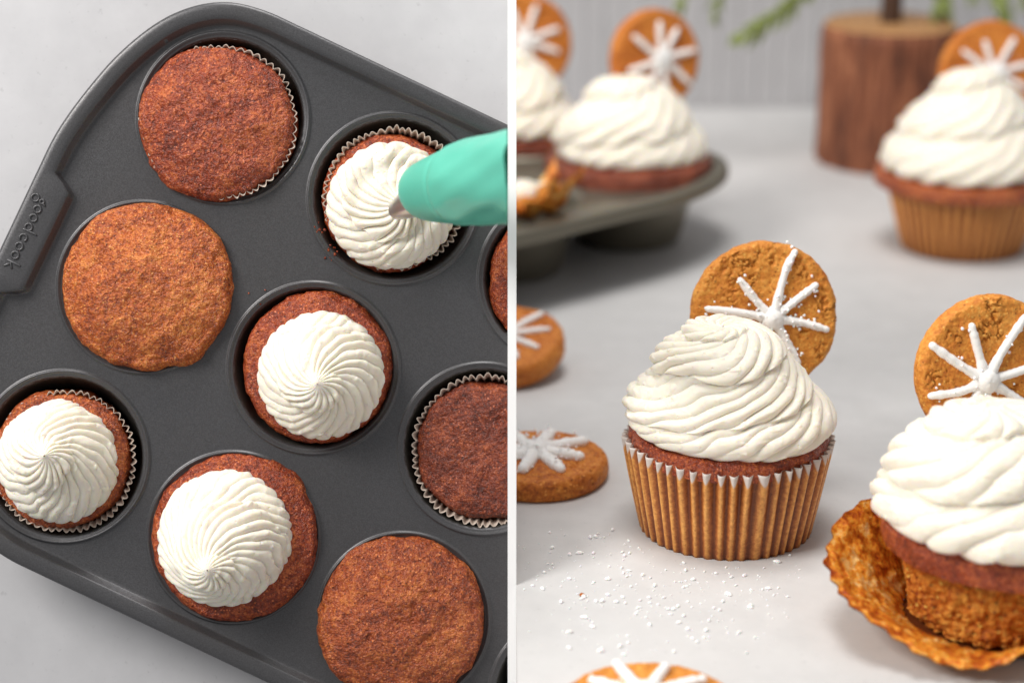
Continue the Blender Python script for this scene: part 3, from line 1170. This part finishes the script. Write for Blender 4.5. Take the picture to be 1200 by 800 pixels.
# cookie pushed into the top
mpp = (dep0 + 0.012) / F
ck = P(899, 371, dep0 + 0.010)
arms = arms_px((899, 363), [[(922, 312), (934, 289)], [(886, 343), (868, 319)], [(866, 357), (829, 351)], [(932, 347), (958, 329)], [(938, 371), (970, 381)], [(921, 391), (935, 418)], [(893, 392), (888, 404)]], mpp)
make_cookie('cracked ginger cookie pushed upright into the frosting of the centre cupcake', facing(ck, rad(8), rad(14)) @ Matrix.Translation((0, 0, -0.008)), 0.0264, 0.0075, M['cookie'], 4,
            ((906 - 899) * mpp, -(366 - 363) * mpp), arms, pearls=150, arm_r=0.00165, blob_r=0.0042)

# ------------------------------------------------------------------ right back cupcake
c1 = px_root(1126, 288)
cb = empty('cupcake', Matrix.Translation(c1))
tag(cb, 'frosted cupcake with overhanging brown top standing far back beside the wooden stump', 'cupcake')
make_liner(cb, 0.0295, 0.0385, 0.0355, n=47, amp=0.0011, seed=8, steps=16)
make_crust('cake', cb, 0.0440, 0.0405, 0.0030, M['cake_amber'], 15, (60, 240), under=0.0065, flatness=2.4, wob=0.02)
prof2 = [(0.0310, 0.0400), (0.0375, 0.0405), (0.0410, 0.0440), (0.0405, 0.0500), (0.0370, 0.0570), (0.0320, 0.0640), (0.0270, 0.0700), (0.0225, 0.0755), (0.0180, 0.0810), (0.0130, 0.0860), (0.0065, 0.0895), (0.0005, 0.0905)]
make_frosting(cb, prof2, lambda t: (0.001 * t, 0), 15, 4.2, 3.0, 0.0022, 0.0034, 19, (200, 420), rot=1.1, sharp=0.6)
d1 = (c1 - CAMP).dot(FWD)
ck = P(1163, 88, d1 + 0.012)
make_cookie('snowflake ginger cookie standing in the frosting of the far right cupcake', facing(ck, rad(8), rad(14)) @ Matrix.Translation((0, 0, -0.006)), 0.0275, 0.008, M['cookie_dark'], 14,
            (0.0010, 0.0005), star((0.001, 0.0005), 8, 0.0195, 0.3, 3), arm_r=0.0018, blob_r=0.0040, pearls=24)

# ------------------------------------------------------------------ right front cupcake, peeled
c2 = px_root(1168, 722)
d2 = (c2 - CAMP).dot(FWD)
cp = empty('cupcake', Matrix.Translation(c2))
tag(cp, 'frosted cupcake at the lower right with its paper liner peeled open and crumb showing', 'cupcake')
# bare cake body: rough crumb sides
nr, nt = 90, 560
th = np.linspace(0, 2 * PI, nt, endpoint=False)
tz = np.linspace(0, 1, nr)
TZ, TH = np.meshgrid(tz, th, indexing='ij')
R_ = 0.0265 + 0.0065 * TZ
p = np.stack([R_ * np.cos(TH), R_ * np.sin(TH), TZ * 0.036], -1)
ridge = 0.0003 * np.cos(44 * TH)
R_ = R_ + ridge + 0.0010 * fbm(p, 230, 3, 3) + 0.0006 * vnoise(p, 900, 5) - 0.0022 * np.clip(vnoise(p, 420, 8) - 0.35, 0, 1)
V = np.stack([R_ * np.cos(TH), R_ * np.sin(TH), 0.002 + TZ * 0.032], -1).reshape(-1, 3)
obj('cake_side', V, grid_faces(nr, nt), M['crumb'], cp)
make_crust('cake', cp, 0.0365, 0.0352, 0.0022, M['cake_red'], 33, (80, 420), under=0.0075, grain=1.2, flatness=2.4, wob=0.035)
prof3 = [(0.0290, 0.0350), (0.0345, 0.0352), (0.0385, 0.0375), (0.0384, 0.0430), (0.0350, 0.0485), (0.0315, 0.0530), (0.0280, 0.0575), (0.0240, 0.0615), (0.0185, 0.0648), (0.0120, 0.0668), (0.0065, 0.0684), (0.0035, 0.0698), (0.0003, 0.0705)]
make_frosting(cp, prof3, lambda t: (0.001 - 0.0095 * t, -0.001 * t), 15, 3.8, 2.9, 0.0024, 0.0034, 27, (340, 680), rot=0.2, sharp=0.6, skirt=1.2)
ck = P(1162, 436, d2 + 0.022)
mp3 = (d2 + 0.022) / F
arms = arms_px((1162, 436), [[(1120, 424), (1086, 399)], [(1142, 410), (1134, 379)], [(1172, 410), (1199, 372)], [(1190, 436), (1226, 425)], [(1120, 455), (1084, 458)], [(1182, 462), (1214, 486)], [(1152, 478), (1152, 500)], [(1134, 470), (1120, 490)]], mp3)
make_cookie('snowflake ginger cookie standing in the frosting of the peeled cupcake', facing(ck, rad(10), rad(10)) @ Matrix.Translation((0, 0, -0.006)), 0.0249, 0.008, M['cookie'], 24,
            ((1152 - 1162) * mp3, -(444 - 436) * mp3), arms, arm_r=0.0017, blob_r=0.0044, pearls=40)

# peeled liner: flares out to the left, folded down in front, upright at the right
def peeled_liner():
    nt, nr = 620, 46
    th = np.linspace(0, 2 * PI, nt, endpoint=False)
    t = np.linspace(0, 1, nr)
    TT, TH = np.meshgrid(t, th, indexing='ij')
    deg = np.degrees(TH)

    def dist(a):
        return np.abs((deg - a + 180) % 360 - 180)
    # opening angle from vertical (deg) by direction: 180 left, 270 front, 0 right
    left = np.exp(-(dist(192) / 44.0) ** 2)
    front = np.exp(-(dist(250) / 34.0) ** 2)
    op = rad(9) + rad(51) * left + rad(42) * front
    L = 0.0335 * (1 + 0.02 * left - 0.42 * front - 0.06 * np.exp(-(dist(300) / 22.0) ** 2)) + 0.0015 * fbm(np.stack([np.cos(TH), np.sin(TH), 0 * TH], -1), 3.0, 3, 4)
    curl = rad(10) * left - rad(30) * front
    ang = op - curl * TT * 0.6
    s = L * TT
    r = 0.0290 + s * np.sin(ang)
    z = 0.0010 + s * np.cos(ang)
    pl = 0.5 + 0.5 * np.cos(47 * TH)
    amp = 0.00055 * (0.4 + 0.6 * TT)
    crumple = 0.0013 * fbm(np.stack([r * np.cos(TH), r * np.sin(TH), z], -1), 120, 3, 6) * TT
    r = r + amp * (pl * 2 - 1) + crumple
    z = z + crumple * 0.5
    z = np.maximum(z, 0.0006)
    V1 = np.stack([r * np.cos(TH), r * np.sin(TH), z], -1).reshape(-1, 3)
    hh = (0.2 + 0.45 * TT).ravel()
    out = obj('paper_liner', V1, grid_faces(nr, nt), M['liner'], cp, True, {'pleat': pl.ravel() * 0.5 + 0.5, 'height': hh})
    # layer of cake left stuck on the inside
    k = sstep(0.02, 0.1, TT) * (1 - sstep(0.90, 0.99, TT))
    pp = V1.reshape(nr, nt, 3)
    th_ = 0.0003 + k * (0.0006 + 0.0007 * np.clip(fbm(pp, 260, 3, 12), -0.6, 1) + 0.0002 * vnoise(pp, 900, 3))
    nrx = -np.cos(ang); nrz = np.sin(ang)
    r2 = r + th_ * nrx
    z2 = z + th_ * nrz + 0.0001
    V2 = np.stack([r2 * np.cos(TH), r2 * np.sin(TH), z2], -1).reshape(-1, 3)
    o2 = obj('crumb_layer', V2, grid_faces(nr, nt), M['crumb_stuck'], cp)
    # liner base disc
    mb = MB()
    n = 60
    mb.add([(0.029 * math.cos(2 * PI * k / n), 0.029 * math.sin(2 * PI * k / n), 0.0009) for k in range(n)], [tuple(range(n))])
    mb.build('liner_base', M['liner'], cp)


def mat_stuck():
    """paper soaked with butter, orange with red-brown scraps of cake left on it"""
    m, nt, b = new_mat('crumb_stuck_to_paper')
    co = obco(nt)
    n1 = noise_tex(nt, co, 210, 4, 0.62, 0.3)
    n2 = noise_tex(nt, co, 620, 3, 0.65)
    n3 = noise_tex(nt, co, 60, 3, 0.5)
    f = mathn(nt, 'ADD', mathn(nt, 'MULTIPLY', n1, 0.5), mathn(nt, 'ADD', mathn(nt, 'MULTIPLY', n2, 0.25), mathn(nt, 'MULTIPLY', n3, 0.25)))
    c = ramp(nt, f, [(0.40, (0.30, 0.040, 0.004)), (0.475, (0.60, 0.16, 0.012)), (0.53, (0.80, 0.33, 0.035)), (0.61, (0.86, 0.56, 0.22))])
    nt.links.new(c, b.inputs['Base Color'])
    b.inputs['Roughness'].default_value = 0.42
    b.inputs['Specular IOR Level'].default_value = 0.4
    b.inputs['Subsurface Weight'].default_value = 0.2
    b.inputs['Subsurface Scale'].default_value = 0.001
    nt.links.new(bump(nt, n2, 0.6, 0.0009), b.inputs['Normal'])
    return m


M['crumb_stuck'] = mat_stuck()
peeled_liner()

# ------------------------------------------------------------------ cookies on the table
pz = px_root(628, 557)
make_cookie('snowflake ginger cookie lying flat on the table left of the centre cupcake', Matrix.Translation(pz) @ Matrix.Rotation(rad(20), 4, 'Z'), 0.0262, 0.0088, M['cookie_dark'], 34,
            (0.0, 0.001), star((0.0, 0.001), 8, 0.0185, 0.2, 8), arm_r=0.0029, blob_r=0.0060, pearls=140)
pz = px_root(589, 434)
make_cookie('snowflake ginger cookie propped up at a slant, behind the flat cookie', Matrix.Translation(pz + Vector((0, 0.0, 0.0058))) @ Matrix.Rotation(rad(14), 4, 'X') @ Matrix.Rotation(rad(-6), 4, 'Y'), 0.0265, 0.0105, M['cookie_dark'], 44,
            (0.001, 0.0), star((0.001, 0.0), 9, 0.0205, 0.1, 9), arm_r=0.0017, blob_r=0.0032, pearls=20)
pz = px_root(760, 853)
make_cookie('snowflake ginger cookie cut off at the bottom edge, heaped with white icing', Matrix.Translation(pz) @ Matrix.Rotation(rad(8), 4, 'Z'), 0.0262, 0.0085, M['cookie'], 54,
            (0.0, 0.003), star((0.0, 0.003), 9, 0.0195, 0.35, 10), arm_r=0.0021, blob_r=0.0052, pearls=40)

# ------------------------------------------------------------------ tin on the table behind
SC2 = 0.000372
dirn = Vector((-0.658, 0.753))
d_n = Vector((0.753, 0.658))
cup_w = T(737, 196, 0.0375)           # centre of the corner cupcake's top
tz = 0.0400
# root frame: a-axis = dirn, b-axis = -d_n ; corner cup is (0, -2*SB)
ang = math.atan2(dirn.y, dirn.x)
rootM = Matrix.Translation((cup_w.x + d_n.x * -2 * SB * SC2, cup_w.y + d_n.y * -2 * SB * SC2, tz))
t2 = empty('muffin_tin', rootM)
tag(t2, 'worn metal muffin tin with a rounded corner standing on the table behind the cupcakes', 'muffin tin')
build_tin(t2, SC2, M['tin_old'], M['tin_old'], dirn, cup_depth=96)


def tin_cup_world(i, j):
    return Vector((cup_w.x + dirn.x * i * SA * SC2 + d_n.x * (j - 2) * SB * SC2, cup_w.y + dirn.y * i * SA * SC2 + d_n.y * (j - 2) * SB * SC2, tz))


def back_cupcake(label, pos, seed, rot, cake_R=0.0400):
    r = empty('cupcake', Matrix.Translation(pos))
    tag(r, label, 'cupcake')
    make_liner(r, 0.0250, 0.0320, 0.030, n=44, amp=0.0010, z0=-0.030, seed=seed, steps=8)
    make_crust('cake', r, cake_R, 0.0045, 0.0030, M['cake_dark'], seed, (50, 220), under=0.011, wob=0.02)
    pr = [(0.0290, 0.0045), (0.0350, 0.0050), (0.0372, 0.0080), (0.0362, 0.0140), (0.0320, 0.0210), (0.0280, 0.0265), (0.0240, 0.0315), (0.0195, 0.0365), (0.0140, 0.0405), (0.0075, 0.0430), (0.0005, 0.0440)]
    make_frosting(r, pr, lambda t: (-0.001 * t, 0), 15, 3.6, 2.4, 0.0022, 0.0034, seed, (160, 380), rot=rot)
    return r


ca = tin_cup_world(0, 2)
back_cupcake('frosted cupcake with a cookie sitting in the corner of the tin behind', ca, 101, 0.8, 0.0415)
da = (ca - CAMP).dot(FWD)
make_cookie('snowflake ginger cookie in the frosting of the cupcake in the tin corner', facing(P(768, 70, da + 0.014), rad(28), rad(8)) @ Matrix.Translation((0, 0, -0.005)), 0.0255, 0.009, M['cookie_dark'], 64,
            (0.0015, 0.0), star((0.0015, 0.0), 8, 0.0195, 0.15, 12), arm_r=0.0019, blob_r=0.0036, pearls=10)
cbp = tin_cup_world(1, 2) + Vector((-0.008, 0.002, 0))
back_cupcake('frosted cupcake half hidden at the far left end of the tin behind', cbp, 103, 2.8, 0.0385)
db = (cbp - CAMP).dot(FWD)
make_cookie('snowflake ginger cookie at the top left in the far cupcake, partly cut off', facing(P(613, 52, db + 0.010), rad(14), rad(8)) @ Matrix.Translation((0, 0, -0.005)), 0.0270, 0.009, M['cookie_dark'], 74,
            (0.0, 0.001), star((0.0, 0.001), 8, 0.0190, 0.4, 13), arm_r=0.0019, blob_r=0.0036, pearls=8)

# crumpled torn liner with leftover cake and frosting lying on the tin
pr_ = T(622, 250, tz - 0.002)
cr = empty('torn_liner', Matrix.Translation(pr_))
tag(cr, 'crumpled torn brown liner with crumbs and frosting lying on the tin behind', 'paper liner')
nt, nr = 200, 26
th = np.linspace(0, 2 * PI, nt, endpoint=False)
TT, TH = np.meshgrid(np.linspace(0, 1, nr), th, indexing='ij')
w = fbm(np.stack([np.cos(TH), np.sin(TH), 0 * TH], -1), 2.2, 3, 71)
r = 0.006 + 0.0155 * TT * (1 + 0.35 * w)
z = 0.0015 + 0.014 * TT ** 1.6 * (0.7 + 0.9 * np.clip(w + 0.3, -0.4, 1))
pp = np.stack([r * np.cos(TH), r * np.sin(TH), z], -1)
pp = pp + 0.0022 * np.stack([fbm(pp, 110, 2, 2), fbm(pp, 110, 2, 3), fbm(pp, 110, 2, 4)], -1)
obj('paper', pp.reshape(-1, 3), grid_faces(nr, nt), M['crumb_stuck'], cr)
mb = MB()
mb.blob((-0.003, 0.003, 0.0085), 0.0085, 3, 0.75, 14, 22, 0.06)
mb.blob((0.004, 0.006, 0.0085), 0.0055, 4, 0.8, 10, 18, 0.06)
mb.build('frosting_smear', M['frosting'], cr)
mb = MB()
mb.blob((0.009, -0.002, 0.0080), 0.0072, 5, 0.95, 12, 18, 0.14)
mb.blob((-0.002, -0.006, 0.0045), 0.0070, 6, 0.7, 12, 18, 0.14)
mb.build('cake_piece', M['crumb'], cr)

# ------------------------------------------------------------------ wooden stump with small fir
s0 = px_root(1034, 187)
stump = empty('decorative_tree', Matrix.Translation(s0))
tag(stump, 'small artificial fir on a sawn wooden stump base standing by the wall', 'decorative tree')
nr, nt = 60, 260
th = np.linspace(0, 2 * PI, nt, endpoint=False)
TT, TH = np.meshgrid(np.linspace(0, 1, nr), th, indexing='ij')
q = np.stack([np.cos(TH) * 1.0, np.sin(TH) * 1.0, TT * 0.35], -1)
HB = 0.0800
Rr = 0.0392 * (1 + 0.022 * fbm(q, 3.5, 3, 5) + 0.022 * fbm(q * np.array([1, 1, 0.5]), 11, 3, 6)) * (1 - 0.04 * sstep(0.94, 1, TT))
pp = np.stack([Rr * np.cos(TH), Rr * np.sin(TH), TT * HB], -1)
obj('bark', pp.reshape(-1, 3), grid_faces(nr, nt), M['bark'], stump)
mb = MB()
tops = [tuple(pp[-1, j] + np.array([0, 0, 0.0])) for j in range(nt)]
tv = tops + [(x * 0.93, y * 0.93, HB + 0.0012) for x, y, _ in tops] + [(0, 0, HB + 0.0012)]
tf = [(j, (j + 1) % nt, nt + (j + 1) % nt, nt + j) for j in range(nt)] + [(nt + j, nt + (j + 1) % nt, 2 * nt) for j in range(nt)]
mb.add(tv, tf)
mb.build('sawn_top', M['cutwood'], stump)
mb = MB()
mb.tube([(0, 0, HB - 0.002), (0.0005, 0, HB + 0.05), (0, 0.001, HB + 0.12), (0, 0, HB + 0.20)], [0.0062, 0.0058, 0.005, 0.003], 14)
mb.build('trunk', M['twig'], stump)


def branch(path_w, nlen, seed, leaf_r=0.0011, dens=9):
    rng = random.Random(seed)
    tw, gr = MB(), MB()
    loc = [Vector(p_) - s0 for p_ in path_w]
    cc_ = catmull([tuple(p_) for p_ in loc], 16)
    tw.tube([tuple(p_) for p_ in cc_], [0.0018 * (1 - 0.6 * k / 15) for k in range(16)], 6)
    for k in range(2, 16):
        a = Vector(cc_[k]); d = (Vector(cc_[k]) - Vector(cc_[k - 1])).normalized()
        for j in range(dens):
            v = Vector((rng.gauss(0, 1), rng.gauss(0, 1), rng.gauss(0, 1)))
            v = (v - d * v.dot(d)).normalized()
            dr = (d * 1.3 + v * 0.8).normalized()
            l = nlen * rng.uniform(0.7, 1.1)
            gr.tube([tuple(a), tuple(a + dr * l * 0.6), tuple(a + dr * l - Vector((0, 0, l * 0.1)))], [leaf_r * 0.7, leaf_r, leaf_r * 0.3], 5)
    b_ = tw.build('branch', M['twig'], stump)
    g_ = gr.build('needles', M['green'], b_)
    g_['kind'] = 'stuff'


dS = (s0 - CAMP).dot(FWD)
branch([P(1032, -90, dS), P(985, -52, dS - 0.01), P(925, 8, dS - 0.03), P(876, 40, dS - 0.04)], 0.012, 1, 0.0021, 6)
branch([P(1032, -110, dS), P(930, -95, dS - 0.02), P(860, -30, dS - 0.03), P(838, 12, dS - 0.03)], 0.010, 2, 0.0013, 4)
branch([P(1030, -130, dS), P(900, -120, dS - 0.02), P(825, -45, dS - 0.04), P(800, -4, dS - 0.05)], 0.011, 3, 0.0018, 5)
branch([P(1036, -90, dS), P(1085, -80, dS - 0.01), P(1100, -30, dS - 0.02), P(1104, 8, dS - 0.03)], 0.012, 4, 0.0020, 5)
branch([P(1036, -110, dS), P(1120, -100, dS - 0.01), P(1160, -40, dS), P(1172, 10, dS)], 0.012, 5, 0.0021, 7)
branch([P(1036, -120, dS), P(1150, -120, dS - 0.01), P(1195, -60, dS), P(1202, -6, dS)], 0.010, 6, 0.0013, 6)
branch([P(1036, -120, dS), P(1100, -120, dS + 0.03), P(1135, -60, dS + 0.05), P(1140, -8, dS + 0.05)], 0.010, 7, 0.0013, 5)

# ------------------------------------------------------------------ coarse sugar
rng = random.Random(12)
su = MB()
spots = []
for _ in range(230):
    px = rng.gauss(745, 75); py = rng.gauss(680, 36)
    spots.append((px, py))
for _ in range(110):
    spots.append((rng.uniform(608, 900), rng.uniform(618, 765)))
for _ in range(70):
    spots.append((rng.gauss(895, 48), rng.gauss(690, 26)))
for cx_, cy_ in ((668, 742), (810, 738), (826, 728), (865, 740), (614, 640), (707, 629), (735, 672), (745, 712), (962, 738), (930, 668)):
    for _ in range(rng.choice((2, 3, 4))):
        spots.append((cx_ + rng.gauss(0, 3.5), cy_ + rng.gauss(0, 1.5)))
for px, py in spots:
    if not (606 < px < 990 and 610 < py < 775): continue
    if math.hypot((px - 850) / 110, (py - 615) / 48) < 1: continue
    if math.hypot(px - 1168, (py - 722) * 2) < 245: continue
    p_ = T(px, py, 0)
    r_ = rng.choice((0.00012, 0.00014, 0.00016, 0.0002, 0.00024, 0.0003, 0.0004, 0.0006)) * rng.uniform(0.8, 1.15)
    a = rng.uniform(0, PI); l = rng.uniform(1.0, 2.2)
    # chunky little crystal: squashed six-sided prism
    V = []
    for zz, k in ((0.0, 0.8), (r_ * 0.6, 1.0), (r_ * 1.3, 0.6)):
        for j in range(6):
            an = a + 2 * PI * j / 6
            x, y = math.cos(2 * PI * j / 6) * l * k * r_, math.sin(2 * PI * j / 6) * k * r_
            V.append((p_.x + x * math.cos(a) - y * math.sin(a), p_.y + x * math.sin(a) + y * math.cos(a), zz + 0.00002 + rng.uniform(0, 0.15) * r_))
    su.add(V, grid_faces(3, 6) + [tuple(range(12, 18)), tuple(range(5, -1, -1))])
s_ = su.build('sugar_crystals', M['sugar'], None, False)
tag(s_, 'scattered white coarse sugar crystals on the grey table before the centre cupcake', 'sugar', kind='stuff')
cr_ = T(682, 698, 0)
mb = MB()
mb.blob((0, 0, 0.0005), 0.0008, 3, 0.6, 6, 8, 0.3)
o = mb.build('crumb', M['cookie_dark'])
o.location = cr_
tag(o, 'tiny brown cookie crumb lying among the sugar crystals', 'crumb')

mb = MB()
rng = random.Random(5)
for px, py, n_ in ((374, 272, 7), (384, 290, 6), (393, 300, 4), (300, 345, 3), (205, 590, 3), (520, 480, 3), (330, 560, 2)):
    for _ in range(n_):
        v = Lp(px + rng.gauss(0, 5), py + rng.gauss(0, 5), -0.0034)
        mb.blob((v.x, v.y, -0.0034), rng.uniform(0.00025, 0.0006), rng.random(), 0.8, 4, 6, 0.3)
o = mb.build('crumbs', M['cake_red'])
o.matrix_world = LF
tag(o, 'fine brown cake crumbs scattered on the dark grey tin', 'crumbs', kind='stuff')
